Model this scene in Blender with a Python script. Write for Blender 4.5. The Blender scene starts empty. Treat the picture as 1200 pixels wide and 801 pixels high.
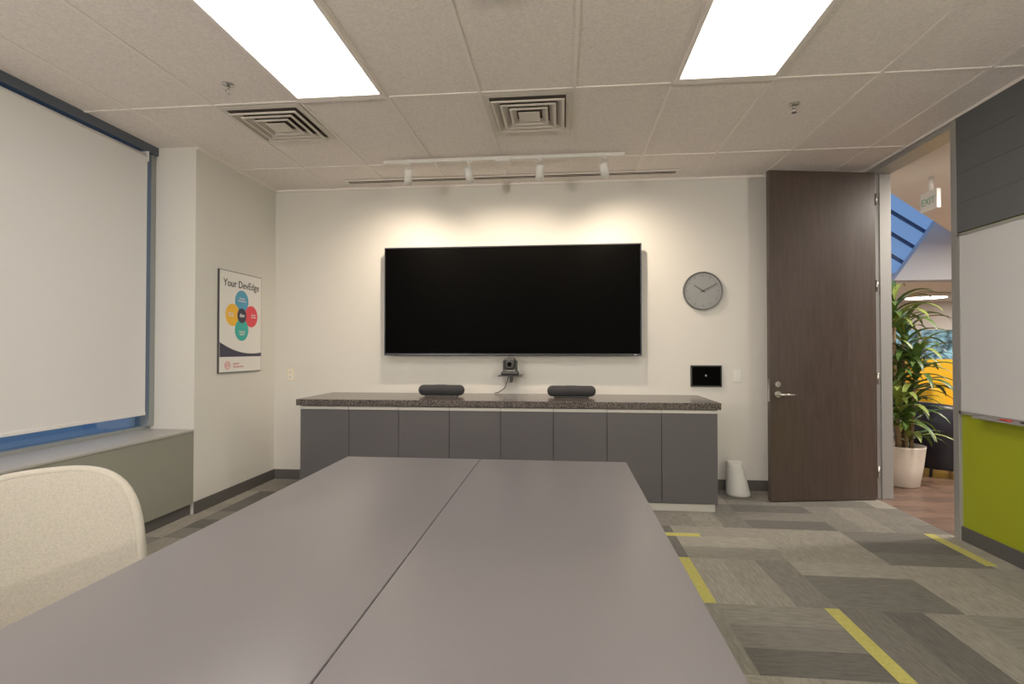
import bpy, bmesh, math, random
from mathutils import Vector, Matrix
random.seed(7)
scene = bpy.context.scene
COL = scene.collection
try:
    scene.view_settings.view_transform = 'Standard'
    scene.view_settings.look = 'None'
    scene.view_settings.gamma = 1.2
except Exception:
    pass

# ------------------------------------------------------------------ materials
MATS = {}
def srgb(r, g, b):
    def f(c):
        c /= 255.0
        return c/12.92 if c <= 0.04045 else ((c+0.055)/1.055)**2.4
    return (f(r), f(g), f(b), 1.0)

def mat(name, col, rough=0.5, metal=0.0, spec=0.5, var=0.0, vscale=8.0, vstretch=(1, 1, 1),
        bump=0.0, bscale=200.0, emit=None, estr=0.0, trans=0.0, coat=0.0):
    if name in MATS:
        return MATS[name]
    m = bpy.data.materials.new(name)
    m.use_nodes = True
    nt = m.node_tree
    b = nt.nodes['Principled BSDF']
    b.inputs['Base Color'].default_value = col
    b.inputs['Roughness'].default_value = rough
    b.inputs['Metallic'].default_value = metal
    b.inputs['Specular IOR Level'].default_value = spec
    b.inputs['Coat Weight'].default_value = coat
    b.inputs['Transmission Weight'].default_value = trans
    if emit:
        b.inputs['Emission Color'].default_value = emit
        b.inputs['Emission Strength'].default_value = estr
    tc = nt.nodes.new('ShaderNodeTexCoord')
    if var > 0:
        mp = nt.nodes.new('ShaderNodeMapping')
        mp.inputs['Scale'].default_value = vstretch
        nz = nt.nodes.new('ShaderNodeTexNoise')
        nz.inputs['Scale'].default_value = vscale
        nz.inputs['Detail'].default_value = 6
        nz.inputs['Roughness'].default_value = 0.65
        rp = nt.nodes.new('ShaderNodeValToRGB')
        rp.color_ramp.elements[0].position = 0.3
        rp.color_ramp.elements[1].position = 0.7
        rp.color_ramp.elements[0].color = tuple(c*(1-var) for c in col[:3])+(1,)
        rp.color_ramp.elements[1].color = tuple(min(1, c*(1+var)) for c in col[:3])+(1,)
        nt.links.new(tc.outputs['Object'], mp.inputs['Vector'])
        nt.links.new(mp.outputs['Vector'], nz.inputs['Vector'])
        nt.links.new(nz.outputs['Fac'], rp.inputs['Fac'])
        nt.links.new(rp.outputs['Color'], b.inputs['Base Color'])
    if bump > 0:
        n2 = nt.nodes.new('ShaderNodeTexNoise')
        n2.inputs['Scale'].default_value = bscale
        n2.inputs['Detail'].default_value = 3
        bp = nt.nodes.new('ShaderNodeBump')
        bp.inputs['Strength'].default_value = bump
        bp.inputs['Distance'].default_value = 0.01
        nt.links.new(tc.outputs['Object'], n2.inputs['Vector'])
        nt.links.new(n2.outputs['Fac'], bp.inputs['Height'])
        nt.links.new(bp.outputs['Normal'], b.inputs['Normal'])
    MATS[name] = m
    return m

M_wall = mat('wall_paint', srgb(208, 205, 198), 0.85, bump=0.05, bscale=300)
M_ceil = mat('ceiling_tile', srgb(228, 219, 213), 0.95, var=0.14, vscale=70, bump=0.3, bscale=220)
M_tbar = mat('tbar_white', srgb(230, 222, 216), 0.6)
M_base = mat('baseboard_grey', srgb(74, 72, 70), 0.6)
M_alu = mat('brushed_aluminium', srgb(160, 160, 158), 0.4, metal=0.5)
M_alud = mat('window_frame_paint', srgb(134, 138, 138), 0.45, metal=0.1)
M_navy = mat('window_head_navy', srgb(66, 74, 86), 0.5)
M_cover = mat('cover_paint', srgb(132, 131, 120), 0.5)
M_coverlit = mat('cover_lit_top', srgb(162, 160, 154), 0.4)  # lighter than the front: light on the top is put into the colour
M_lime = mat('lime_paint', srgb(142, 150, 8), 0.6, bump=0.03)
M_felt = mat('acoustic_felt', srgb(80, 82, 84), 0.95, var=0.15, vscale=120, bump=0.3, bscale=300)
M_wb = mat('whiteboard_white', srgb(196, 196, 195), 0.25)
M_black = mat('black_plastic', srgb(16, 16, 18), 0.4)
M_blackf = mat('black_fabric', srgb(34, 34, 38), 0.85, bump=0.4, bscale=500)
M_screen = mat('screen_black', (0.0003, 0.0003, 0.0003, 1), 0.5, spec=0.02)
M_bezel = mat('bezel', srgb(50, 52, 58), 0.3, metal=0.6)
M_white = mat('white_plastic', srgb(218, 216, 212), 0.4)
M_cab = mat('cabinet_gloss_grey', srgb(80, 78, 81), 0.14, spec=0.5, coat=0.2)
M_cabin = mat('cabinet_gap', srgb(22, 22, 24), 0.7)
M_strip = mat('pull_strip', srgb(196, 193, 188), 0.4, metal=0.3)
M_table = mat('table_laminate', srgb(103, 99, 102), 0.32, var=0.03, vscale=60, bump=0.015, bscale=700)
M_tedge = mat('table_edge', srgb(60, 58, 60), 0.5)
M_metal = mat('leg_metal', srgb(120, 120, 122), 0.4, metal=0.8)
M_chair = mat('chair_knit', srgb(184, 178, 166), 0.9, var=0.14, vscale=140, bump=0.6, bscale=300)
M_chrim = mat('chair_piping', srgb(180, 174, 162), 0.7, var=0.08, vscale=100, bump=0.2)
M_dgrey = mat('dark_grey', srgb(52, 52, 54), 0.5)
M_steel = mat('satin_steel', srgb(190, 188, 184), 0.25, metal=0.95)
M_clockf = mat('clock_face', srgb(130, 132, 132), 0.6)
M_clockr = mat('clock_rim', srgb(88, 90, 90), 0.4, metal=0.3)
M_pot = mat('pot_ceramic', srgb(214, 202, 188), 0.5)
M_soil = mat('soil', srgb(60, 44, 34), 0.95, bump=0.6, bscale=80)
M_leaf = mat('leaf_green', srgb(70, 98, 42), 0.4, var=0.35, vscale=5)
M_leaf2 = mat('leaf_light', srgb(122, 138, 60), 0.45, var=0.3, vscale=6)
M_cane = mat('cane', srgb(130, 106, 76), 0.8, var=0.2, vscale=30)
M_navychair = mat('navy_leather', srgb(18, 20, 36), 0.35)
M_yellow = mat('yellow_fabric', srgb(232, 176, 6), 0.8, bump=0.2)
M_lceil = mat('lounge_ceiling_paint', srgb(236, 228, 220), 0.9)
M_lwall = mat('lounge_wall_paint', srgb(214, 208, 202), 0.8)
M_pale = mat('pale_blue_paint', srgb(210, 216, 226), 0.7)
M_skylt = mat('atrium_glass', srgb(90, 120, 165), 0.15, emit=srgb(115, 155, 212), estr=0.55)
M_slat = mat('atrium_slat', srgb(62, 82, 118), 0.5)
M_panel = mat('troffer_lens', srgb(255, 252, 246), 0.5, emit=(1, 0.93, 0.845, 1), estr=11.0)
M_lampe = mat('lamp_glow', srgb(255, 240, 220), 0.5, emit=(1, 0.85, 0.66, 1), estr=8.0)
M_spot = mat('spot_glow', srgb(255, 240, 220), 0.5, emit=(1, 0.82, 0.6, 1), estr=25.0)
M_dark = mat('diffuser_dark', srgb(70, 62, 56), 0.8)
M_diff = mat('diffuser_metal', srgb(206, 198, 188), 0.6)

# blind: translucent cloth
mb = bpy.data.materials.new('blind_fabric'); mb.use_nodes = True
nt = mb.node_tree; nt.nodes.clear()
out = nt.nodes.new('ShaderNodeOutputMaterial'); mx = nt.nodes.new('ShaderNodeMixShader')
d = nt.nodes.new('ShaderNodeBsdfDiffuse'); t = nt.nodes.new('ShaderNodeBsdfTranslucent')
tc = nt.nodes.new('ShaderNodeTexCoord'); nz = nt.nodes.new('ShaderNodeTexNoise'); nz.inputs['Scale'].default_value = 160
bp = nt.nodes.new('ShaderNodeBump'); bp.inputs['Strength'].default_value = 0.3; bp.inputs['Distance'].default_value = 0.004
nt.links.new(tc.outputs['Object'], nz.inputs['Vector']); nt.links.new(nz.outputs['Fac'], bp.inputs['Height'])
nt.links.new(bp.outputs['Normal'], d.inputs['Normal'])
d.inputs[0].default_value = srgb(226, 224, 224); t.inputs[0].default_value = srgb(220, 220, 220)
mx.inputs[0].default_value = 0.13
nt.links.new(d.outputs[0], mx.inputs[1]); nt.links.new(t.outputs[0], mx.inputs[2]); nt.links.new(mx.outputs[0], out.inputs[0])
M_blind = mb
# glass
mg = bpy.data.materials.new('window_glass'); mg.use_nodes = True
nt = mg.node_tree; nt.nodes.clear()
out = nt.nodes.new('ShaderNodeOutputMaterial'); mx = nt.nodes.new('ShaderNodeMixShader')
a = nt.nodes.new('ShaderNodeBsdfTransparent'); g = nt.nodes.new('ShaderNodeBsdfGlossy')
g.inputs['Roughness'].default_value = 0.02; mx.inputs[0].default_value = 0.08
a.inputs[0].default_value = (0.85, 0.93, 1, 1)
nt.links.new(a.outputs[0], mx.inputs[1]); nt.links.new(g.outputs[0], mx.inputs[2]); nt.links.new(mx.outputs[0], out.inputs[0])
M_glass = mg

def wood(name, c1, c2, scale, axis_scale, rough):
    m = bpy.data.materials.new(name); m.use_nodes = True
    nt = m.node_tree; b = nt.nodes['Principled BSDF']
    tc = nt.nodes.new('ShaderNodeTexCoord'); mp = nt.nodes.new('ShaderNodeMapping')
    mp.inputs['Scale'].default_value = axis_scale
    nz = nt.nodes.new('ShaderNodeTexNoise'); nz.inputs['Scale'].default_value = scale
    nz.inputs['Detail'].default_value = 8; nz.inputs['Distortion'].default_value = 0.6
    rp = nt.nodes.new('ShaderNodeValToRGB')
    rp.color_ramp.elements[0].position = 0.32; rp.color_ramp.elements[1].position = 0.68
    rp.color_ramp.elements[0].color = c1; rp.color_ramp.elements[1].color = c2
    nt.links.new(tc.outputs['Object'], mp.inputs[0]); nt.links.new(mp.outputs[0], nz.inputs['Vector'])
    nt.links.new(nz.outputs['Fac'], rp.inputs[0]); nt.links.new(rp.outputs[0], b.inputs['Base Color'])
    b.inputs['Roughness'].default_value = rough
    return m
M_door = wood('door_walnut', srgb(52, 42, 37), srgb(64, 53, 47), 6, (9, 9, 0.7), 0.32)
M_wfloor = [wood('wood_floor_%d' % i, srgb(78+i*7, 60+i*5, 50+i*4), srgb(104+i*7, 82+i*5, 70+i*4), 5, (1, 8, 1), 0.35) for i in range(3)]

# granite counter
mc = bpy.data.materials.new('counter_granite'); mc.use_nodes = True
nt = mc.node_tree; b = nt.nodes['Principled BSDF']
tc = nt.nodes.new('ShaderNodeTexCoord'); v = nt.nodes.new('ShaderNodeTexNoise'); v.inputs['Scale'].default_value = 90
v.inputs['Detail'].default_value = 4
rp = nt.nodes.new('ShaderNodeValToRGB')
rp.color_ramp.elements[0].position = 0.42; rp.color_ramp.elements[1].position = 0.66
rp.color_ramp.elements[0].color = srgb(36, 32, 32); rp.color_ramp.elements[1].color = srgb(108, 97, 92)
nt.links.new(tc.outputs['Object'], v.inputs['Vector']); nt.links.new(v.outputs['Fac'], rp.inputs[0])
nt.links.new(rp.outputs[0], b.inputs['Base Color']); b.inputs['Roughness'].default_value = 0.22
M_counter = mc

# foliage outside lounge window
mf = bpy.data.materials.new('garden_view'); mf.use_nodes = True
nt = mf.node_tree; b = nt.nodes['Principled BSDF']
tc = nt.nodes.new('ShaderNodeTexCoord'); v = nt.nodes.new('ShaderNodeTexNoise'); v.inputs['Scale'].default_value = 6
v.inputs['Detail'].default_value = 8
rp = nt.nodes.new('ShaderNodeValToRGB')
rp.color_ramp.elements[0].position = 0.4; rp.color_ramp.elements[1].position = 0.65
rp.color_ramp.elements[0].color = srgb(26, 52, 62); rp.color_ramp.elements[1].color = srgb(120, 170, 190)
nt.links.new(tc.outputs['Object'], v.inputs['Vector']); nt.links.new(v.outputs['Fac'], rp.inputs[0])
nt.links.new(rp.outputs[0], b.inputs['Base Color']); nt.links.new(rp.outputs[0], b.inputs['Emission Color'])
b.inputs['Emission Strength'].default_value = 0.5
M_garden = mf

# ------------------------------------------------------------------ helpers
def grp(name, loc=(0, 0, 0)):
    e = bpy.data.objects.new(name, None)
    e.empty_display_size = 0.1
    e.location = loc
    COL.objects.link(e)
    return e

def attach(o, parent):
    if parent is not None:
        o.parent = parent
        o.matrix_parent_inverse = Matrix.Translation(parent.location).inverted()
    return o

def mesh_obj(name, verts, faces, mats, parent=None, smooth=False, fm=None):
    me = bpy.data.meshes.new(name)
    me.from_pydata([tuple(v) for v in verts], [], faces)
    if not isinstance(mats, (list, tuple)):
        mats = [mats]
    for m in mats:
        me.materials.append(m)
    if fm:
        for p, i in zip(me.polygons, fm):
            p.material_index = i
    if smooth:
        for p in me.polygons:
            p.use_smooth = True
    me.update()
    o = bpy.data.objects.new(name, me)
    COL.objects.link(o)
    attach(o, parent)
    return o

def box(name, x0, x1, y0, y1, z0, z1, m, parent=None, bev=0.0, seg=2):
    c = Vector(((x0+x1)/2, (y0+y1)/2, (z0+z1)/2))
    vs = [(x, y, z) for x in (x0, x1) for y in (y0, y1) for z in (z0, z1)]
    vs = [Vector(v)-c for v in vs]
    fs = [(0, 1, 3, 2), (4, 6, 7, 5), (0, 4, 5, 1), (2, 3, 7, 6), (0, 2, 6, 4), (1, 5, 7, 3)]
    o = mesh_obj(name, vs, fs, m)
    o.location = c
    attach(o, parent)
    if bev > 0:
        md = o.modifiers.new('bev', 'BEVEL'); md.width = bev; md.segments = seg
        md.limit_method = 'ANGLE'
        for p in o.data.polygons: p.use_smooth = seg > 2
    return o

def cyl(name, p0, p1, r0, r1, m, parent=None, n=28, smooth=True, caps=True):
    p0 = Vector(p0); p1 = Vector(p1)
    ax = (p1-p0).normalized()
    up = Vector((0, 0, 1)) if abs(ax.z) < 0.9 else Vector((1, 0, 0))
    a = ax.cross(up).normalized(); b = ax.cross(a)
    vs, fs = [], []
    for p, r in ((p0, r0), (p1, r1)):
        for i in range(n):
            t = 2*math.pi*i/n
            vs.append(p+a*math.cos(t)*r+b*math.sin(t)*r)
    for i in range(n):
        j = (i+1) % n
        fs.append((i, j, n+j, n+i))
    if caps:
        fs.append(tuple(range(n-1, -1, -1))); fs.append(tuple(range(n, 2*n)))
    o = mesh_obj(name, vs, fs, m, parent)
    if smooth:
        for p in o.data.polygons:
            if len(p.vertices) == 4: p.use_smooth = True
    return o

def lathe(name, c, prof, m, parent=None, n=40, axis='z', caps=True):
    vs, fs = [], []
    c = Vector(c)
    for (r, h) in prof:
        for i in range(n):
            t = 2*math.pi*i/n
            if axis == 'z':
                vs.append(c+Vector((r*math.cos(t), r*math.sin(t), h)))
            else:
                vs.append(c+Vector((r*math.cos(t), -h, r*math.sin(t))))
    for k in range(len(prof)-1):
        for i in range(n):
            j = (i+1) % n
            fs.append((k*n+i, k*n+j, (k+1)*n+j, (k+1)*n+i))
    if caps:
        fs.append(tuple(range(n-1, -1, -1)))
        L = (len(prof)-1)*n
        fs.append(tuple(range(L, L+n)))
    o = mesh_obj(name, vs, fs, m, parent)
    for p in o.data.polygons:
        if len(p.vertices) == 4: p.use_smooth = True
    return o

def text(name, s, loc, rot, size, m, parent, align='LEFT'):
    cu = bpy.data.curves.new(name, 'FONT'); cu.body = s; cu.size = size; cu.align_x = align
    cu.extrude = 0.0005; cu.offset = size*0.012
    cu.materials.append(m)
    o = bpy.data.objects.new(name, cu); o.location = loc; o.rotation_euler = rot
    COL.objects.link(o); attach(o, parent)
    return o

def tube(name, pts, r, m, parent=None, cyclic=False, res=3):
    cu = bpy.data.curves.new(name, 'CURVE'); cu.dimensions = '3D'; cu.bevel_depth = r; cu.bevel_resolution = res
    sp = cu.splines.new('POLY'); sp.points.add(len(pts)-1)
    for i, p in enumerate(pts): sp.points[i].co = (p[0], p[1], p[2], 1)
    sp.use_cyclic_u = cyclic; sp.use_smooth = True
    cu.materials.append(m)
    o = bpy.data.objects.new(name, cu); COL.objects.link(o); attach(o, parent)
    return o

# ------------------------------------------------------------------ room constants
H = 2.91; XL = -2.90; XW = -3.28; XR = 2.71; YB = 5.0; YR = -3.0; YP = 3.85
# floor + carpet
box('floor_slab', -3.45, XR+0.0, YR, YB, -0.1, 0.0, M_dgrey)
tones = [srgb(94, 91, 86), srgb(107, 104, 97), srgb(119, 115, 107), srgb(130, 126, 116), srgb(140, 135, 124), srgb(150, 144, 132)]
NT = len(tones)
cm = []
for i, c in enumerate(tones):
    cm.append(mat('carpet_x%d' % i, c, 0.97, var=0.26, vscale=11, vstretch=(1, 6, 1), bump=0.9, bscale=300))
for i, c in enumerate(tones):
    cm.append(mat('carpet_y%d' % i, c, 0.97, var=0.26, vscale=11, vstretch=(6, 1, 1), bump=0.9, bscale=300))
cm.append(mat('carpet_lime', srgb(190, 182, 92), 0.97, var=0.15, vscale=60, bump=0.8, bscale=350))
LIME = len(cm)-1
vs, fs, fm = [], [], []
G = 0.59
def quad(x0, x1, y0, y1, z, mi):
    x0 = max(x0, -3.26); x1 = min(x1, XR); y0 = max(y0, YR); y1 = min(y1, YB)
    if x1-x0 < 0.004 or y1-y0 < 0.004: return
    k = len(vs)
    vs.extend([(x0, y0, z), (x1, y0, z), (x1, y1, z), (x0, y1, z)]); fs.append((k, k+1, k+2, k+3)); fm.append(mi)
X0 = 0.78-G*8; Y0 = 2.18-G*10
for i in range(13):
    for j in range(16):
        cx = X0+i*G; cy = Y0+j*G
        hor = (i+j) % 2 == 0
        base = random.choice([0, 1, 2, 3, 4, 5, 3, 4])
        n = 3
        for k in range(n):
            w = G/n
            ti = max(0, min(NT-1, base+random.choice([-1, 0, 0, 1, 2, -2])))
            if hor: quad(cx, cx+G, cy+k*w, cy+(k+1)*w, 0.004, ti)
            else: quad(cx+k*w, cx+(k+1)*w, cy, cy+G, 0.004, ti+NT)
for (x0, x1, y0, y1) in [(0.36, 0.95, 3.735, 3.80), (0.71, 0.78, 2.77, 3.36), (1.30, 1.37, 2.18, 2.77), (2.52, 2.59, 3.40, 3.95),
                         (1.96, 2.55, 1.2, 1.26), (-1.9, -1.84, 0.4, 1.0), (0.9, 1.49, 0.4, 0.46), (1.37, 1.96, -0.9, -0.84)]:
    quad(x0, x1, y0, y1, 0.0055, LIME)
mesh_obj('floor', vs, fs, cm, None, fm=fm)

# walls
box('wall_back', -3.45, XR+0.12, YB, YB+0.12, 0, H, M_wall)
box('wall_left', -3.45, XL, YP, YB, 0, H, M_wall)
box('wall_rear', -3.45, XR+0.12, YR-0.12, YR, 0, H, M_wall)
box('wall_below_window', -3.45, XW-0.02, YR, YP, 0, 0.67, M_wall)
wr = grp('wall_right', (XR+0.06, 0, 1.4))
OY0, OY1, OZ = 3.88, 4.88, 2.86
box('wall_section_main', XR, XR+0.12, YR, OY0, 0, H, M_lime, wr)
box('wall_section_corner', XR, XR+0.12, OY1, YB, 0, H, M_wall, wr)
box('wall_section_header', XR, XR+0.12, OY0, OY1, OZ, H, M_wall, wr)
box('wall_section_lounge_side', XR+0.12, XR+0.14, YR, OY0, 0, H, M_lwall, wr)

# ceiling
box('ceiling', -3.45, XR+0.12, YR, YB, H, H+0.1, M_ceil)
tg = grp('trim_ceiling_grid', (0, 1, H))
gx = [-2.88+0.59*i for i in range(10)]
gy = [3.2+1.18*k for k in (-5, -4, -3, -2, -1, 0, 1)]
for i, x in enumerate(gx):
    if x < XR: box('tee_long_%d' % i, x-0.011, x+0.011, YR, YB, H-0.006, H-0.0005, M_tbar, tg)
for i, y in enumerate(gy):
    box('tee_cross_%d' % i, -3.28, XR, y-0.011, y+0.011, H-0.0065, H-0.0006, M_tbar, tg)
for i, (x0, y) in enumerate([(gx[1], 3.79), (gx[4], 3.79)]):
    box('tee_short_%d' % i, x0, x0+G, y-0.011, y+0.011, H-0.0065, H-0.0006, M_tbar, tg)
box('angle_back', XL, XR, YB-0.02, YB, H-0.02, H, M_tbar, tg)
box('angle_right', XR-0.02, XR, YR, YB, H-0.02, H, M_tbar, tg)
box('angle_left', XL, XL+0.02, YP, YB, H-0.02, H, M_tbar, tg)

# troffers
for cx in (-1.405, 0.955):
    for y1 in (3.2, 0.84, -1.52):
        y0 = y1-1.18
        g = grp('ceiling_light_panel', (cx, (y0+y1)/2, H-0.01))
        box('lens', cx-0.268, cx+0.268, y0+0.055, y1-0.072, H-0.012, H-0.008, M_panel, g)
        for nm, a in (('frame_l', (cx-0.29, cx-0.268, y0+.008, y1-.008)), ('frame_r', (cx+0.268, cx+0.29, y0+.008, y1-.008)),
                      ('frame_n', (cx-0.268, cx+0.268, y0+.008, y0+0.055)), ('frame_f', (cx-0.268, cx+0.268, y1-0.072, y1-.008))):
            box(nm, *a, H-0.018, H-0.007, M_tbar, g)

# uplighter floor lamps added behind the camera, out of view, to brighten the ceiling
for (x, y) in ((-2.45, -0.9), (2.35, -0.9)):
    g = grp('added_uplighter', (x, y, 0))
    lathe('base', (x, y, 0.005), [(0.15, 0.0), (0.155, 0.012), (0.13, 0.022), (0.02, 0.03)], M_dgrey, g)
    cyl('pole', (x, y, 0.03), (x, y, 1.62), 0.012, 0.012, M_steel, g, 16)
    lathe('bowl_shade', (x, y, 1.60), [(0.02, 0.0), (0.08, 0.015), (0.14, 0.05), (0.17, 0.09), (0.165, 0.09), (0.135, 0.055), (0.075, 0.022), (0.02, 0.008)], M_white, g, caps=False)
    cyl('bulb', (x, y, 1.62), (x, y, 1.68), 0.02, 0.03, M_lampe, g, 16)
    li = bpy.data.lights.new('fill_uplight', 'POINT'); li.energy = 135; li.color = (1, 0.91, 0.83); li.shadow_soft_size = 0.06
    lo = bpy.data.objects.new('fill_uplight', li); lo.location = (x, y, 1.76); COL.objects.link(lo); attach(lo, g)

# square diffusers
def diffuser(cx, cy):
    g = grp('ceiling_air_diffuser', (cx, cy, H-0.01))
    box('back_plate', cx-0.25, cx+0.25, cy-0.25, cy+0.25, H-0.009, H-0.007, M_dark, g)
    def ring(nm, a0, z0, a1, z1, m):
        v = []
        for a, z in ((a0, z0), (a1, z1)):
            v += [(cx-a, cy-a, z), (cx+a, cy-a, z), (cx+a, cy+a, z), (cx-a, cy+a, z)]
        f = [(i, (i+1) % 4, 4+(i+1) % 4, 4+i) for i in range(4)]
        o = mesh_obj(nm, v, f, m, g)
        md = o.modifiers.new('s', 'SOLIDIFY'); md.thickness = 0.003
    ring('rim', 0.285, H-0.010, 0.245, H-0.012, M_diff)
    for k, (ai, ao) in enumerate([(0.185, 0.235), (0.135, 0.18), (0.085, 0.125)]):
        ring('blade_%d' % k, ai, H-0.010, ao, H-0.036, M_diff)
        ring('lip_%d' % k, ao, H-0.036, ao-0.014, H-0.037, M_diff)
    box('centre_plate', cx-0.07, cx+0.07, cy-0.07, cy+0.07, H-0.038, H-0.034, M_diff, g)
    box('centre_neck', cx-0.03, cx+0.03, cy-0.03, cy+0.03, H-0.034, H-0.009, M_dark, g)
diffuser(gx[1]+G/2, 3.2+G/2)
diffuser(gx[4]+G/2, 3.2+G/2)
# linear slot
g = grp('linear_slot_diffuser', (-0.5, 4.78, H))
box('frame', -2.06, 1.03, 4.735, 4.825, H-0.014, H-0.0066, M_tbar, g)
box('slot_1', -2.04, 1.01, 4.755, 4.775, H-0.016, H-0.013, M_dark, g)
box('slot_2', -2.04, 1.01, 4.788, 4.808, H-0.016, H-0.013, M_dark, g)

# sprinklers + smoke detector
for (x, y) in ((-2.02, 2.95), (1.506, 3.55)):
    g = grp('fire_sprinkler', (x, y, H-0.02))
    lathe('escutcheon', (x, y, H), [(0.035, -0.001), (0.033, -0.008), (0.012, -0.012)], M_steel, g, 24)
    cyl('stem', (x, y, H-0.01), (x, y, H-0.035), 0.009, 0.008, M_steel, g, 12)
    tube('yoke', [(x-0.008, y, H-0.03), (x-0.016, y, H-0.042), (x, y, H-0.058), (x+0.016, y, H-0.042), (x+0.008, y, H-0.03)], 0.003, M_steel, g)
    cyl('deflector', (x, y, H-0.058), (x, y, H-0.061), 0.017, 0.017, M_steel, g, 16)
g = grp('smoke_detector', (-0.30, 2.28, H))
lathe('body', (-0.30, 2.28, H), [(0.06, -0.006), (0.06, -0.02), (0.045, -0.035), (0.02, -0.042)], M_white, g)
lathe('grille_ring', (-0.30, 2.28, H), [(0.064, -0.012), (0.064, -0.016)], M_dark, g)

# track light
g = grp('track_light', (-0.5, 4.27, 2.86))
box('track', -1.51, 0.50, 4.252, 4.288, H-0.038, H-0.012, M_white, g, 0.003)
for i, x in enumerate((-1.30, -0.5, 0.3)):
    cyl('ceiling_clip_%d' % i, (x, 4.27, H-0.014), (x, 4.27, H-0.004), 0.012, 0.012, M_white, g, 12)
box('feed_box', -0.56, -0.43, 4.24, 4.30, H-0.055, H-0.012, M_white, g, 0.004)
for i, (x, tx) in enumerate(((-1.30, -0.22), (-0.78, 0.10), (-0.19, -0.10), (0.335, 0.22))):
    dirv = Vector((tx, 0.55, -0.85)).normalized()
    cyl('adapter_%d' % i, (x, 4.27, H-0.036), (x, 4.27, H-0.056), 0.02, 0.02, M_white, g, 16)
    cyl('stem_%d' % i, (x, 4.27, H-0.05), (x, 4.27, H-0.10), 0.007, 0.007, M_white, g, 12)
    c0 = Vector((x, 4.27, H-0.155))
    cyl('head_%d' % i, c0-dirv*0.07, c0+dirv*0.065, 0.032, 0.034, M_white, g, 24)
    cyl('lamp_face_%d' % i, c0+dirv*0.0652, c0+dirv*0.067, 0.026, 0.026, M_spot, g, 20)
    li = bpy.data.lights.new('spot_%d' % i, 'SPOT'); li.energy = (60, 34, 34, 60)[i]; li.color = (1, 0.80, 0.59)
    li.spot_size = math.radians(128); li.spot_blend = 1.0; li.shadow_soft_size = 0.03
    lo = bpy.data.objects.new('spot_%d' % i, li); COL.objects.link(lo)
    lo.location = c0+dirv*0.08
    lo.rotation_euler = dirv.to_track_quat('-Z', 'Y').to_euler()
    attach(lo, g)

# baseboards
bz = 0.10
box('baseboard_back', XL, XR, YB-0.012, YB, 0.004, bz, M_base)
box('baseboard_left', XL, XL+0.012, YP, YB-0.012, 0.004, bz, M_base)
box('baseboard_right', XR-0.012, XR, YR, OY0-0.03, 0.004, bz, M_base)
box('baseboard_rear', XW, XR-0.012, YR, YR+0.012, 0.004, bz, M_base)

# ------------------------------------------------------------------ window side
rc = grp('radiator_cover', (-3.09, 0.4, 0.38))
box('front_panel', -2.93, XL, YR+.012, YP-0.002, 0.095, 0.67, M_cover, rc)
box('top_panel', XW+0.005, XL+0.006, YR+.012, YP-0.002, 0.655, 0.672, M_coverlit, rc, 0.003)
box('plinth', -3.24, -2.925, YR+.012, YP-0.002, 0.0045, 0.095, M_base, rc)
box('front_seam', XL, XL+0.002, 1.399, 1.403, 0.1, 0.65, M_cabin, rc)

w = grp('window_1', (-3.3, 0.4, 1.8))
box('bottom_rail', -3.36, -3.275, YR, YP, 0.672, 0.70, M_alud, w)
box('head_rail', -3.40, -3.22, YR, YP, 2.845, H, M_navy, w)
box('jamb_far', -3.36, -3.24, YP-0.05, YP, 0.70, 2.845, M_alud, w)
box('jamb_near', -3.36, -3.24, YR, YR+0.055, 0.70, 2.845, M_alud, w)
for i, y in enumerate((1.5, -0.8)):
    box('mullion_%d' % i, -3.36, -3.27, y-0.03, y+0.03, 0.70, 2.845, M_alud, w)
box('glass_pane', -3.325, -3.318, YR, YP, 0.70, 2.845, M_glass, w)
for (y0, y1) in ((1.52, 3.735), (-0.78, 1.48), (-2.92, -0.82)):
    g = grp('roller_blind', (-3.22, (y0+y1)/2, 1.8))
    box('cloth', -3.2215, -3.2195, y0, y1, 0.815, 2.80, M_blind, g)
    cyl('roller_tube', (-3.245, y0, 2.80), (-3.245, y1, 2.80), 0.026, 0.026, M_blind, g, 20)
    box('bottom_bar', -3.226, -3.214, y0, y1, 0.795, 0.82, M_blind, g, 0.003)
    box('bracket', -3.28, -3.21, y1, y1+0.006, 2.765, 2.845, M_white, g)
nb = grp('neighbour_building', (-14, 8, 0))
box('block', -16, -12, 6.5, 12.0, -4, 0.55, mat('concrete_pale', srgb(196, 200, 205), 0.8), nb)
box('roof_cap', -16.1, -11.9, 6.4, 12.1, 0.55, 0.7, M_pale, nb)
box('ground_outside', -60, -3.6, -60, 60, -4.2, -4.0, mat('asphalt', srgb(150, 160, 172), 0.9, var=0.2))

# ------------------------------------------------------------------ right wall panels
ap = grp('acoustic_wall_panel', (XR, 1, 2.5))
for k in range(4):
    z0 = 2.10+k*0.2
    for j, (a, b2) in enumerate(((OY0-0.035-1.2*(q+1), OY0-0.035-1.2*q) for q in range(4))):
        box('felt_%d_%d' % (k, j), XR-0.02, XR-0.0005, a+0.0005, b2-0.0005, z0+0.0005, min(z0+0.1995, H-0.02), M_felt, ap, 0.0015)
wb = grp('whiteboard', (XR-0.015, 2.6, 1.5))
box('surface', XR-0.018, XR-0.001, 1.43, 3.82, 0.88, 2.075, M_wb, wb)
for nm, a in (('frame_top', (1.42, 3.84, 2.072, 2.09)), ('frame_bottom', (1.42, 3.84, 0.865, 0.885)),
              ('frame_far', (3.82, 3.84, 0.865, 2.09)), ('frame_near', (1.42, 1.44, 0.865, 2.09))):
    box(nm, XR-0.024, XR-0.001, *a, M_alu, wb)
box('marker_tray', XR-0.075, XR-0.001, 1.7, 3.66, 0.858, 0.868, M_alu, wb, 0.002)
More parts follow.
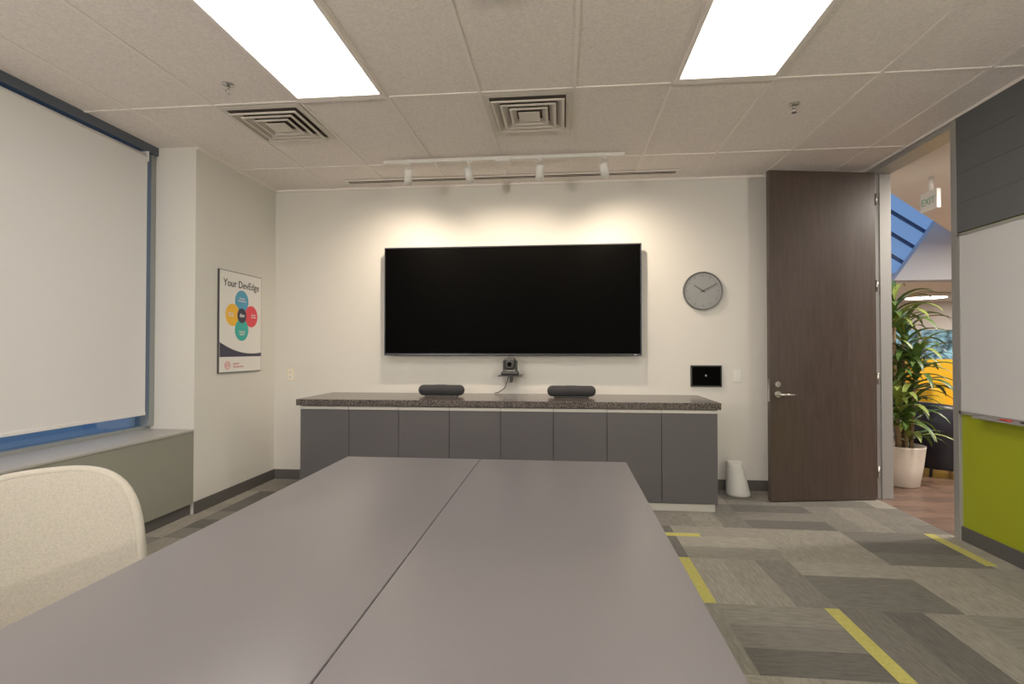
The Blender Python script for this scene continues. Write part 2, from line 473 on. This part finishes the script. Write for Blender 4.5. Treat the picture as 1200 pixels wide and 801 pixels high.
cyl('marker_red', (XR-0.05, 3.39, 0.874), (XR-0.05, 3.47, 0.874), 0.006, 0.006, mat('marker_red', srgb(190, 40, 36), 0.4), wb, 12)
cyl('marker_black', (XR-0.05, 3.20, 0.875), (XR-0.05, 3.32, 0.875), 0.007, 0.007, M_black, wb, 12)

# door frame (trim)
df = grp('trim_door_frame', (XR, 4.38, 1.4))
box('jamb_near', XR-0.02, XR+0.15, OY0-0.035, OY0+0.02, 0.0, OZ+0.02, M_alu, df, 0.003)
box('jamb_far', XR-0.02, XR+0.15, OY1-0.03, OY1+0.03, 0.0, OZ+0.02, M_alu, df, 0.003)
box('head', XR-0.02, XR+0.15, OY0+0.02, OY1-0.03, OZ-0.02, OZ+0.02, M_alu, df, 0.003)
box('stop', XR+0.05, XR+0.07, OY1-0.045, OY1-0.03, 0.0, OZ-0.02, M_alu, df)

# door leaf (rotated about hinge)
hinge = Vector((2.685, 4.825, 0))
dn = grp('door_1', (hinge.x, hinge.y, 0))
ang = math.radians(180+9.5)
def door_part(o):
    o.matrix_parent_inverse = Matrix.Identity(4)
    o.parent = dn
    o.matrix_basis = Matrix.Rotation(ang, 4, 'Z') @ o.matrix_basis
    return o
LW = 0.955
door_part(box('leaf', 0.0, LW, 0.0, 0.045, 0.012, 2.835, M_door, None, 0.002))
hx = LW-0.065; hz = 0.92
door_part(cyl('rose', (hx, 0.045, hz), (hx, 0.055, hz), 0.028, 0.028, M_steel))
door_part(cyl('spindle', (hx, 0.05, hz), (hx, 0.095, hz), 0.010, 0.010, M_steel))
door_part(cyl('lever', (hx+0.008, 0.09, hz), (hx-0.125, 0.09, hz-0.003), 0.010, 0.009, M_steel))
door_part(cyl('lock_rose', (hx, 0.045, hz+0.085), (hx, 0.053, hz+0.085), 0.024, 0.024, M_steel))
door_part(box('thumb_turn', hx-0.004, hx+0.004, 0.05, 0.068, hz+0.072, hz+0.098, M_steel))
door_part(box('latch_plate', LW-0.001, LW+0.002, 0.010, 0.035, hz-0.06, hz+0.13, M_steel))
for k, z in enumerate((0.25, 1.05, 1.85, 2.6)):
    door_part(cyl('hinge_%d' % k, (-0.008, 0.046, z-0.05), (-0.008, 0.046, z+0.05), 0.008, 0.008, M_steel, None, 12))

# ------------------------------------------------------------------ credenza
cb = grp('credenza_cabinet', (-0.52, 4.64, 0.44))
CX0, CX1 = -2.26, 1.225
box('countertop', -2.284, 1.246, 4.27, YB-0.001, 0.822, 0.876, M_counter, cb, 0.004)
box('carcass', CX0, CX1, 4.325, YB-0.014, 0.065, 0.822, M_cabin, cb)
box('side_right', CX1-0.018, CX1, 4.305, YB-0.014, 0.06, 0.822, M_cab, cb)
box('side_left', CX0, CX0+0.018, 4.305, YB-0.014, 0.06, 0.822, M_cab, cb)
box('plinth', CX0+0.02, CX1-0.02, 4.312, YB-0.014, 0.0045, 0.062, M_strip, cb)
dw = (CX1-CX0)/8
for i in range(8):
    a = CX0+i*dw
    box('door_panel_%d' % i, a+0.002, a+dw-0.002, 4.303, 4.323, 0.068, 0.786, M_cab, cb, 0.0015)
    box('pull_channel_%d' % i, a+0.002, a+dw-0.002, 4.297, 4.325, 0.789, 0.814, M_strip, cb, 0.001)

# speakers
for (x0, x1) in ((-1.307, -0.887), (-0.142, 0.285)):
    g = grp('speaker_bar', ((x0+x1)/2, 4.64, 0.93))
    box('body', x0, x1, 4.58, 4.69, 0.886, 0.982, M_blackf, g, 0.046, 6)
    box('foot', x0+0.06, x1-0.06, 4.60, 4.67, 0.8765, 0.89, M_black, g, 0.003)
    box('top_strip', (x0+x1)/2-0.05, (x0+x1)/2+0.05, 4.62, 4.65, 0.981, 0.984, M_black, g)

# ------------------------------------------------------------------ TV
tv = grp('wall_mounted_television', (-0.5, 4.9, 1.76))
TX0, TX1, TZ0, TZ1 = -1.723, 0.722, 1.243, 2.285
box('housing', TX0, TX1, 4.885, 4.93, TZ0, TZ1, M_bezel, tv, 0.004)
box('screen', TX0+0.012, TX1-0.012, 4.882, 4.886, TZ0+0.02, TZ1-0.012, M_screen, tv)
box('rear_bulge', TX0+0.4, TX1-0.4, 4.93, 4.955, TZ0+0.15, TZ1-0.2, M_black, tv)
box('wall_bracket', TX0+0.6, TX1-0.6, 4.955, YB-0.001, TZ0+0.3, TZ1-0.35, M_dgrey, tv)
box('ir_sensor', -0.52, -0.46, 4.88, 4.90, TZ0-0.008, TZ0, M_black, tv)
box('logo_dot', TX1-0.07, TX1-0.05, 4.8805, 4.882, TZ0+0.006, TZ0+0.011, M_white, tv)

# conference camera on wall shelf
cc = grp('conference_camera', (-0.49, 4.82, 1.12))
box('shelf', -0.60, -0.38, 4.72, YB-0.001, 1.055, 1.063, M_dgrey, cc, 0.002)
box('shelf_bracket', -0.50, -0.48, 4.86, YB-0.001, 0.99, 1.055, M_dgrey, cc)
box('camera_base', -0.57, -0.41, 4.74, 4.86, 1.063, 1.10, M_black, cc, 0.012, 3)
box('camera_yoke_l', -0.556, -0.54, 4.78, 4.84, 1.095, 1.20, M_black, cc, 0.004)
box('camera_yoke_r', -0.44, -0.424, 4.78, 4.84, 1.095, 1.20, M_black, cc, 0.004)
box('camera_head', -0.54, -0.44, 4.755, 4.87, 1.112, 1.222, M_black, cc, 0.02, 4)
cyl('lens_barrel', (-0.49, 4.76, 1.165), (-0.49, 4.735, 1.165), 0.034, 0.032, M_dgrey, cc)
cyl('lens_glass', (-0.49, 4.7345, 1.165), (-0.49, 4.733, 1.165), 0.022, 0.022, M_screen, cc)
tube('cable', [(-0.50, 4.86, 1.08), (-0.53, 4.93, 1.0), (-0.56, 4.97, 0.93), (-0.62, 4.975, 0.89), (-0.66, 4.97, 0.882)], 0.004, M_black, cc)

# ------------------------------------------------------------------ clock
ck = grp('wall_clock', (1.29, 4.97, 1.845))
cxx, czz = 1.29, 1.845
lathe('case', (cxx, YB-0.001, czz), [(0.165, 0.0), (0.178, 0.006), (0.178, 0.036), (0.174, 0.040), (0.168, 0.036), (0.166, 0.026)], M_clockr, ck, 64, 'y', caps=False)
cyl('dial', (cxx, YB-0.010, czz), (cxx, YB-0.026, czz), 0.168, 0.168, M_clockf, ck, 64)
M_tick = mat('clock_tick', srgb(60, 60, 60), 0.5)
def hand(nm, angdeg, l0, l1, wdt, y, m, pr):
    a = math.radians(angdeg); d1 = Vector((math.sin(a), 0, math.cos(a))); s = Vector((math.cos(a), 0, -math.sin(a)))
    c = Vector((cxx, y, czz))
    v = [c+d1*l0-s*wdt, c+d1*l0+s*wdt, c+d1*l1+s*wdt*0.7, c+d1*l1-s*wdt*0.7]
    o = mesh_obj(nm, v, [(0, 1, 2, 3)], m, pr)
    md = o.modifiers.new('s', 'SOLIDIFY'); md.thickness = 0.0015
for k in range(60):
    if k % 5 == 0:
        hand('tick_%d' % k, k*6, 0.128, 0.152, 0.0022, YB-0.0275, M_tick, ck)
    else:
        hand('tick_%d' % k, k*6, 0.143, 0.152, 0.001, YB-0.0275, M_tick, ck)
hand('hour_hand', -56, -0.02, 0.095, 0.005, YB-0.030, M_black, ck)
hand('minute_hand', 63, -0.025, 0.14, 0.0035, YB-0.033, M_black, ck)
cyl('hub', (cxx, YB-0.027, czz), (cxx, YB-0.036, czz), 0.009, 0.009, M_black, ck, 16)

# touch panel, switch, outlet
g = grp('wall_touch_panel', (1.32, 4.98, 1.055))
box('frame', 1.178, 1.46, 4.978, YB-0.001, 0.955, 1.155, M_black, g, 0.004)
box('display', 1.19, 1.448, 4.976, 4.979, 0.967, 1.143, M_screen, g)
cyl('logo', (1.315, 4.9758, 1.06), (1.315, 4.9752, 1.06), 0.009, 0.009, M_clockf, g, 20)
g = grp('light_switch', (1.60, 4.99, 1.06))
box('plate', 1.565, 1.635, YB-0.008, YB-0.001, 1.0, 1.117, M_white, g, 0.003)
box('rocker', 1.583, 1.617, YB-0.012, YB-0.007, 1.025, 1.092, M_white, g, 0.003)
g = grp('power_outlet', (-2.73, 4.99, 1.05))
box('plate', -2.765, -2.695, YB-0.008, YB-0.001, 0.99, 1.107, mat('ivory', srgb(226, 216, 190), 0.5), g, 0.003)
for k, z in enumerate((1.025, 1.072)):
    box('socket_%d' % k, -2.747, -2.713, YB-0.0095, YB-0.007, z-0.015, z+0.015, M_white, g, 0.002)
    box('slot_a%d' % k, -2.738, -2.735, YB-0.0102, YB-0.009, z-0.007, z+0.007, M_black, g)
    box('slot_b%d' % k, -2.725, -2.722, YB-0.0102, YB-0.009, z-0.007, z+0.007, M_black, g)

# white tapered bin on floor by the cabinet
g = grp('waste_bin', (1.56, 4.85, 0))
n = 36; vs = []; fs = []
prof = [(0.0, 0.098), (0.01, 0.102), (0.03, 0.100), (0.265, 0.070), (0.290, 0.067), (0.292, 0.060), (0.27, 0.058), (0.06, 0.08)]
for (z, r) in prof:
    off = -0.030*(z/0.288)
    for i in range(n):
        t = 2*math.pi*i/n
        vs.append((1.555+off+r*math.cos(t), 4.85+r*math.sin(t), 0.005+z))
for k in range(len(prof)-1):
    for i in range(n):
        j = (i+1) % n
        fs.append((k*n+i, k*n+j, (k+1)*n+j, (k+1)*n+i))
fs.append(tuple(range(n-1, -1, -1)))
fs.append(tuple(range((len(prof)-1)*n, len(prof)*n)))
mesh_obj('body', vs, fs, M_white, g, smooth=True)

# ------------------------------------------------------------------ poster (left wall)
ps = grp('wall_poster', (XL+0.01, 4.42, 1.54))
PY0, PY1, PZ0, PZ1 = 4.115, 4.73, 1.10, 1.985
box('board', XL+0.001, XL+0.018, PY0, PY1, PZ0, PZ1, M_dgrey, ps)
M_paper = mat('poster_paper', srgb(222, 220, 216), 0.5)
box('print_sheet', XL+0.018, XL+0.0195, PY0+0.006, PY1-0.006, PZ0+0.006, PZ1-0.006, M_paper, ps)
M_pnavy = mat('print_navy', srgb(26, 26, 56), 0.5)
def disc(nm, fy, fz, r, m, lay):
    y = PY0+fy*(PY1-PY0); z = PZ1-fz*(PZ1-PZ0)
    cyl(nm, (XL+0.0196, y, z), (XL+0.020+0.0004*lay, y, z), r, r, m, ps, 40)
disc('circle_top', 0.50, 0.285, 0.098, mat('print_blue', srgb(56, 146, 186), 0.5), 1)
disc('circle_left', 0.29, 0.43, 0.098, mat('print_yellow', srgb(236, 176, 24), 0.5), 2)
disc('circle_right', 0.73, 0.43, 0.098, mat('print_red', srgb(220, 50, 66), 0.5), 3)
disc('circle_bottom', 0.50, 0.575, 0.098, mat('print_teal', srgb(26, 160, 152), 0.5), 4)
disc('circle_centre', 0.50, 0.43, 0.066, M_pnavy, 5)
RT = (math.radians(90), 0, math.radians(90))
text('title', 'Your DevEdge', (XL+0.0205, PY0+0.05, PZ1-0.135), RT, 0.088, M_black, ps)
for nm, s, fy, fz, m in (('t1', 'Personal\nDevelopment', 0.5, 0.265, M_paper), ('t2', 'Learning\nPathways', 0.24, 0.42, M_paper), ('t3', 'Career\nGrowth', 0.78, 0.42, M_paper), ('t4', 'Coaching\nSupport', 0.5, 0.60, M_paper), ('t5', 'dev', 0.5, 0.445, M_paper)):
    text(nm, s, (XL+0.0235, PY0+fy*(PY1-PY0), PZ1-fz*(PZ1-PZ0)), RT, 0.05 if nm == 't5' else 0.022, m, ps, 'CENTER')
vs = []; fs = []
N = 24
for i in range(N+1):
    u = i/N
    y = PY0+0.006+u*(PY1-PY0-0.012)
    ft = 0.70+0.14*(1-(1-u)**2.2)-0.035*u*u
    zt = PZ1-ft*(PZ1-PZ0); zb = PZ1-(0.845)*(PZ1-PZ0)
    vs += [(XL+0.0202, y, zb), (XL+0.0202, y, max(zt, zb+0.004))]
for i in range(N): fs.append((2*i, 2*i+2, 2*i+3, 2*i+1))
mesh_obj('swoosh', vs, fs, M_pnavy, ps)
tube('logo_ring', [(XL+0.021, PY0+0.11+0.032*math.cos(t*math.pi/12), 1.165+0.032*math.sin(t*math.pi/12)) for t in range(24)], 0.004, mat('print_pink', srgb(206, 120, 124), 0.5), ps, True, 1)
tube('logo_inner', [(XL+0.021, PY0+0.11+0.014*math.cos(t*math.pi/12), 1.165+0.014*math.sin(t*math.pi/12)) for t in range(24)], 0.003, MATS['print_pink'], ps, True, 1)
text('footer', 'people +\ndevelopment', (XL+0.0205, PY0+0.19, 1.17), RT, 0.028, MATS['print_pink'], ps)

# ------------------------------------------------------------------ table
tb = grp('conference_table', (-0.41, 1.0, 0.37))
TY0, TY1 = -0.75, 2.65
for i, (x0, x1) in enumerate(((-1.13, -0.4262), (-0.4228, 0.312))):
    box('top_%d' % i, x0, x1, TY0, TY1, 0.712, 0.740, M_table, tb, 0.003, 3)
    box('underside_%d' % i, x0+0.03, x1-0.03, TY0+0.03, TY1-0.03, 0.695, 0.712, M_tedge, tb)
    for j, y in enumerate((TY0+0.35, 1.0, TY1-0.35)):
        xm = (x0+x1)/2
        box('leg_post_%d_%d' % (i, j), xm-0.035, xm+0.035, y-0.025, y+0.025, 0.03, 0.695, M_metal, tb, 0.004)
        box('leg_foot_%d_%d' % (i, j), x0+0.06, x1-0.06, y-0.03, y+0.03, 0.0055, 0.035, M_metal, tb, 0.006)
        box('leg_head_%d_%d' % (i, j), x0+0.06, x1-0.06, y-0.025, y+0.025, 0.675, 0.695, M_metal, tb)

# ------------------------------------------------------------------ office chair
def chair(name, seat_c, face, top=0.90):
    n = Vector((face[0], face[1], 0)).normalized()
    t = Vector((-n.y, n.x, 0))
    C = Vector((seat_c[0], seat_c[1], 0))
    g = grp(name, (C.x, C.y, 0))
    def P(l, f, z): return C+t*l+n*f+Vector((0, 0, z))
    N = 28; hw = 0.25; zc = (top+0.38)/2; hh = (top-0.38)/2
    def shape(a, b):
        p = 3.4
        mval = max(abs(a), abs(b))
        if mval < 1e-6: return 0, 0
        ln = (abs(a)**p+abs(b)**p)**(1/p)
        return a*mval/ln, b*mval/ln
    vs = []; fs = []
    def bp(x, z, off=0):
        w = hw*(1.0-0.07*z)
        f = -0.235+0.05*(x*x)-0.035*z*z - 0.05*z + off
        return P(x*w, f, zc+z*hh)
    for i in range(N+1):
        for j in range(N+1):
            a, b = shape(2*i/N-1, 2*j/N-1)
            vs.append(bp(a, b))
    for i in range(N):
        for j in range(N):
            k = i*(N+1)+j
            fs.append((k, k+1, k+N+2, k+N+1))
    o = mesh_obj('backrest', vs, fs, M_chair, g, smooth=True)
    md = o.modifiers.new('s', 'SOLIDIFY'); md.thickness = 0.03; md.offset = 0
    md2 = o.modifiers.new('b', 'BEVEL'); md2.width = 0.012; md2.segments = 3
    ring = []
    for q in range(80):
        th = 2*math.pi*q/80
        a, b = math.cos(th), math.sin(th)
        mm = max(abs(a), abs(b)); a, b = shape(a/mm, b/mm)
        ring.append(bp(a, b))
    tube('back_piping', ring, 0.0165, M_chrim, g, True, 4)
    vs = []; fs = []
    for lay, (z, s) in enumerate(((0.385, 0.93), (0.40, 1.0), (0.43, 1.0), (0.445, 0.93), (0.45, 0.6))):
        for q in range(48):
            th = 2*math.pi*q/48
            a, b = math.cos(th), math.sin(th); mm = max(abs(a), abs(b)); a, b = shape(a/mm, b/mm)
            vs.append(P(a*0.245*s, b*0.235*s+0.02, z))
    for k in range(4):
        for q in range(48):
            r = (q+1) % 48
            fs.append((k*48+q, k*48+r, (k+1)*48+r, (k+1)*48+q))
    fs.append(tuple(range(47, -1, -1))); fs.append(tuple(range(4*48, 5*48)))
    mesh_obj('seat', vs, fs, M_chair, g, smooth=True)
    tube('back_spine', [P(0, 0.0, 0.37), P(0, -0.20, 0.37), P(0, -0.285, 0.42), P(0, -0.275, 0.60)], 0.018, M_dgrey, g)
    cyl('tilt_box', P(0, 0, 0.34), P(0, 0, 0.385), 0.08, 0.09, M_dgrey, g)
    cyl('gas_lift', P(0, 0, 0.10), P(0, 0, 0.35), 0.025, 0.022, M_metal, g)
    for k in range(5):
        th = 2*math.pi*k/5+0.3
        e = P(0.27*math.cos(th), 0.27*math.sin(th), 0.075)
        cyl('base_arm_%d' % k, P(0, 0, 0.11), e, 0.026, 0.016, M_dgrey, g, 14)
        tv2 = t*math.cos(th+math.pi/2)+n*math.sin(th+math.pi/2)
        cyl('caster_%d' % k, e+Vector((0, 0, -0.042))-tv2*0.022, e+Vector((0, 0, -0.042))+tv2*0.022, 0.028, 0.028, M_black, g, 18)
        cyl('caster_stem_%d' % k, e+Vector((0, 0, -0.03)), e+Vector((0, 0, 0.01)), 0.008, 0.008, M_metal, g, 8)
chair('office_chair', (-1.505, 1.395), (0.76, -0.65), top=0.885)

# ------------------------------------------------------------------ lounge beyond the door
vs, fs, fm = [], [], []
y = YR
while y < 12.0:
    x = XR - random.random()*1.2
    while x < 12.0:
        L = 1.2
        xa, xb = max(x, XR), min(x+L, 12.0)
        if xb-xa > 0.01 and not (xb <= XR+0.0):
            k = len(vs); vs += [(xa, y, 0.0), (xb, y, 0.0), (xb, min(y+0.148, 12.0), 0.0), (xa, min(y+0.148, 12.0), 0.0)]
            fs.append((k, k+1, k+2, k+3)); fm.append(random.randrange(3))
        x += L+0.002
    y += 0.15
mesh_obj('floor_lounge', vs, fs, M_wfloor, None, fm=fm)
box('floor_lounge_base', XR, 12, YR, 12, -0.1, -0.002, M_dgrey)
pl = [(2.83, -3), (12, -3), (12, 8.3), (5.9, 8.3), (2.83, 5.15)]
vs = [(x, y, H) for x, y in pl]+[(x, y, H+0.35) for x, y in pl]
fs = [tuple(range(4, -1, -1)), tuple(range(5, 10))]+[(i, (i+1) % 5, 5+(i+1) % 5, 5+i) for i in range(5)]
mesh_obj('ceiling_lounge', vs, fs, M_lceil)
box('ceiling_soffit', 2.83, 12, 8.6, 12, 2.33, 2.45, M_lceil)
box('wall_lounge_left', XR, XR+0.12, YB+0.12, 12, 0, 6, M_lwall)
box('wall_lounge_right', 12, 12.1, YR, 12, 0, 6, M_lwall)
box('wall_lounge_rear', XR+0.14, 12, YR-0.1, YR, 0, H, M_lwall)
wl = grp('wall_lounge_back', (7, 12, 1.2))
box('lower', XR, 12, 12, 12.1, 0, 0.85, M_lwall, wl)
box('upper', XR, 12, 12, 12.1, 1.72, 6, M_lwall, wl)
w2 = grp('window_2', (7, 12, 1.3))
box('garden_pane', XR, 12, 12.05, 12.06, 0.85, 1.72, M_garden, w2)
for i in range(9):
    box('mullion_%d' % i, 3.4+i*1.05, 3.45+i*1.05, 11.98, 12.05, 0.85, 1.72, M_alu, w2)
box('sill', XR+.12, 12, 11.95, 12.05, 0.83, 0.86, M_white, w2)

ag = grp('atrium_glazing', (7, 8.6, 4))
box('pane', 2.83, 12, 8.56, 8.60, 2.45, 6.2, M_skylt, ag)
box('bottom_beam', 2.83, 12, 8.50, 8.60, 2.33, 2.47, M_pale, ag)
for k in range(12):
    zz = 2.0+k*0.34
    x0, x1 = 3.0, 9.0
    def zat(x): return zz+1.4-(x-x0)*(4.0/6.0)
    xe = min(x1, x0+(zz+1.4-2.5)*(6.0/4.0))
    if xe <= x0: continue
    ztop = zat(x0)
    vs = [(x0, 8.52, ztop), (xe, 8.52, zat(xe)), (xe, 8.52, zat(xe)+0.05), (x0, 8.52, ztop+0.05),
          (x0, 8.56, ztop), (xe, 8.56, zat(xe)), (xe, 8.56, zat(xe)+0.05), (x0, 8.56, ztop+0.05)]
    mesh_obj('slat_%d' % k, vs, [(0, 1, 2, 3), (7, 6, 5, 4), (0, 4, 5, 1), (3, 2, 6, 7), (0, 3, 7, 4), (1, 5, 6, 2)], M_slat, ag)
pl = [(4.95, 2.34), (5.75, 3.5), (6.4, 4.4), (9.5, 4.4), (9.5, 2.34)]
vs = [(x, 8.33, z) for x, z in pl]+[(x, 8.45, z) for x, z in pl]
fs = [tuple(range(5)), tuple(range(9, 4, -1))]+[((i+1) % 5, i, 5+i, 5+(i+1) % 5) for i in range(5)]
mesh_obj('slanted_bulkhead', vs, fs, M_pale)

# exit sign (seen obliquely)
g = grp('exit_sign', (3.42, 5.2, 2.72))
box('housing', 3.40, 3.44, 5.10, 5.32, 2.60, 2.78, M_white, g, 0.006)
text('lettering', 'EXIT', (3.399, 5.21, 2.655), (math.radians(90), 0, math.radians(-90)), 0.09, mat('exit_green', srgb(110, 170, 130), 0.5), g, 'CENTER')
cyl('mount', (3.42, 5.2, 2.78), (3.42, 5.2, H), 0.02, 0.02, M_white, g)

g = grp('ceiling_disc_lamp', (6.72, 10.4, 2.3))
lathe('rim', (6.72, 10.4, 2.33), [(0.36, 0.0), (0.38, -0.03), (0.36, -0.07), (0.33, -0.07)], M_white, g, 48)
cyl('glow', (6.72, 10.4, 2.26), (6.72, 10.4, 2.255), 0.32, 0.32, M_lampe, g, 40)

for (x, y) in ((3.9, 4.2), (3.9, 1.8), (5.8, 6.2), (6.0, 3.0), (8.5, 5.5), (4.6, 10.2), (8.6, 10.2)):
    z = H if y < 8.6 else 2.33
    g = grp('recessed_downlight', (x, y, z))
    lathe('trim_ring', (x, y, z), [(0.11, -0.001), (0.11, -0.008), (0.09, -0.01)], M_white, g, 32)
    cyl('glow', (x, y, z-0.0105), (x, y, z-0.012), 0.088, 0.088, M_lampe, g, 28)
    li = bpy.data.lights.new('down', 'AREA'); li.shape = 'DISK'; li.size = 0.18; li.energy = 66; li.color = (1, 0.89, 0.77)
    lo = bpy.data.objects.new('down_lamp', li); lo.location = (x, y, z-0.02); COL.objects.link(lo); attach(lo, g)

g = grp('yellow_sofa', (6.2, 7.9, 0))
box('seat', 5.0, 7.1, 7.45, 8.05, 0.22, 0.46, M_yellow, g, 0.05, 4)
box('backrest', 4.95, 7.15, 7.95, 8.2, 0.2, 1.16, M_yellow, g, 0.06, 4)
box('arm_l', 4.85, 5.05, 7.4, 8.15, 0.15, 0.80, M_yellow, g, 0.06, 4)
box('arm_r', 7.05, 7.25, 7.4, 8.15, 0.15, 0.80, M_yellow, g, 0.06, 4)
for k, (x, y) in enumerate(((4.97, 7.5), (7.12, 7.5), (4.97, 8.1), (7.12, 8.1))):
    cyl('foot_%d' % k, (x, y, 0.0), (x, y, 0.2), 0.02, 0.025, M_dgrey, g, 12)

def tub(cx, cy, rot):
    g = grp('navy_tub_chair', (cx, cy, 0))
    vs, fs = [], []
    N = 36
    a0, a1 = math.radians(-125), math.radians(125)
    for i in range(N+1):
        u = i/N; th = a0+(a1-a0)*u+rot
        ht = 0.60+0.16*math.cos((u-0.5)*math.pi)
        c, s = math.cos(th), math.sin(th)
        for (r, z) in ((0.32, 0.08), (0.39, 0.10), (0.42, ht-0.05), (0.40, ht), (0.34, ht), (0.31, ht-0.05), (0.29, 0.3)):
            vs.append((cx+r*c, cy+r*s, z))
    for i in range(N):
        for k in range(7):
            a = i*7+k; b = i*7+(k+1) % 7
            fs.append((a, a+7, b+7, b))
    fs.append(tuple(range(7))); fs.append(tuple(N*7+k for k in range(6, -1, -1)))
    mesh_obj('shell', vs, fs, M_navychair, g, smooth=True)
    lathe('cushion', (cx, cy, 0), [(0.27, 0.16), (0.31, 0.2), (0.31, 0.38), (0.27, 0.43), (0.12, 0.45)], M_navychair, g)
    for k in range(4):
        th = k*math.pi/2+0.7
        cyl('leg_%d' % k, (cx+0.25*math.cos(th), cy+0.25*math.sin(th), 0.17), (cx+0.3*math.cos(th), cy+0.3*math.sin(th), 0), 0.02, 0.013, M_dgrey, g, 12)
tub(3.98, 5.95, math.radians(215))
tub(5.2, 6.4, math.radians(20))

# potted plant
PX, PY = 3.24, 5.36
pp = grp('potted_dracaena', (PX, PY, 0))
lathe('pot', (PX, PY, 0), [(0.12, 0.0), (0.135, 0.01), (0.165, 0.2), (0.185, 0.37), (0.188, 0.385), (0.175, 0.385), (0.17, 0.34)], M_pot, pp)
cyl('soil', (PX, PY, 0.33), (PX, PY, 0.345), 0.168, 0.168, M_soil, pp)
vs, fs, fm = [], [], []
def leaf(base, az, L, w, lift, mi):
    S = 8
    d = Vector((math.cos(az), math.sin(az), 0)); s = Vector((-math.sin(az), math.cos(az), 0))
    if d.x < -0.3: L = min(L, 0.36)
    p = Vector(base); ang2 = lift; k0 = len(vs)
    for i in range(S+1):
        u = i/S
        ww = w*(math.sin(math.pi*min(1, 0.12+u*0.88))**0.7)*(1 if u < 1 else 0.0)+0.001
        nrm = Vector((0, 0, 1))*math.cos(ang2)-d*math.sin(ang2)
        for q in (p-s*ww+nrm*ww*0.35, p.copy(), p+s*ww+nrm*ww*0.35):
            q.x = max(q.x, 2.87); vs.append(q)
        ang2 -= (0.14+0.16*u)
        p = p+(d*math.cos(ang2)+Vector((0, 0, 1))*math.sin(ang2))*(L/S)
    for i in range(S):
        for q in range(2):
            a = k0+i*3+q
            fs.append((a, a+1, a+4, a+3)); fm.append(mi)
canes = [(-0.03, 0.02, 1.72), (0.06, -0.03, 1.15), (-0.06, -0.06, 0.80), (0.05, 0.06, 1.42), (0.02, -0.02, 0.64), (0.0, 0.05, 0.98)]
for k, (dx, dy, ht) in enumerate(canes):
    top = Vector((PX+dx*1.6, PY+dy*1.6, ht))
    cyl('cane_%d' % k, (PX+dx, PY+dy, 0.33), top, 0.017, 0.013, M_cane, pp, 12)
    for q in range(32):
        u = random.random()
        b = top+Vector((0, 0, -0.28*u+0.05))
        leaf(b, q*2.399+k, random.uniform(0.36, 0.54), random.uniform(0.022, 0.034), 1.45-0.85*u+random.uniform(-0.15, 0.15), 0 if random.random() < 0.65 else 1)
mesh_obj('foliage', vs, fs, [M_leaf, M_leaf2], pp, smooth=True, fm=fm)

# ------------------------------------------------------------------ world
wd = bpy.data.worlds.new('world'); scene.world = wd; wd.use_nodes = True
bg = wd.node_tree.nodes['Background']
bg.inputs[0].default_value = (0.13, 0.25, 0.44, 1); bg.inputs[1].default_value = 0.8

# ------------------------------------------------------------------ camera
cam = bpy.data.cameras.new('camera'); cam.sensor_width = 36; cam.lens = 610/1200*36; cam.clip_start = 0.05
co = bpy.data.objects.new('camera', cam); COL.objects.link(co)
co.location = (0, 0, 1.303)
co.rotation_euler = (math.radians(90.8), 0, math.radians(5.62))
scene.camera = co
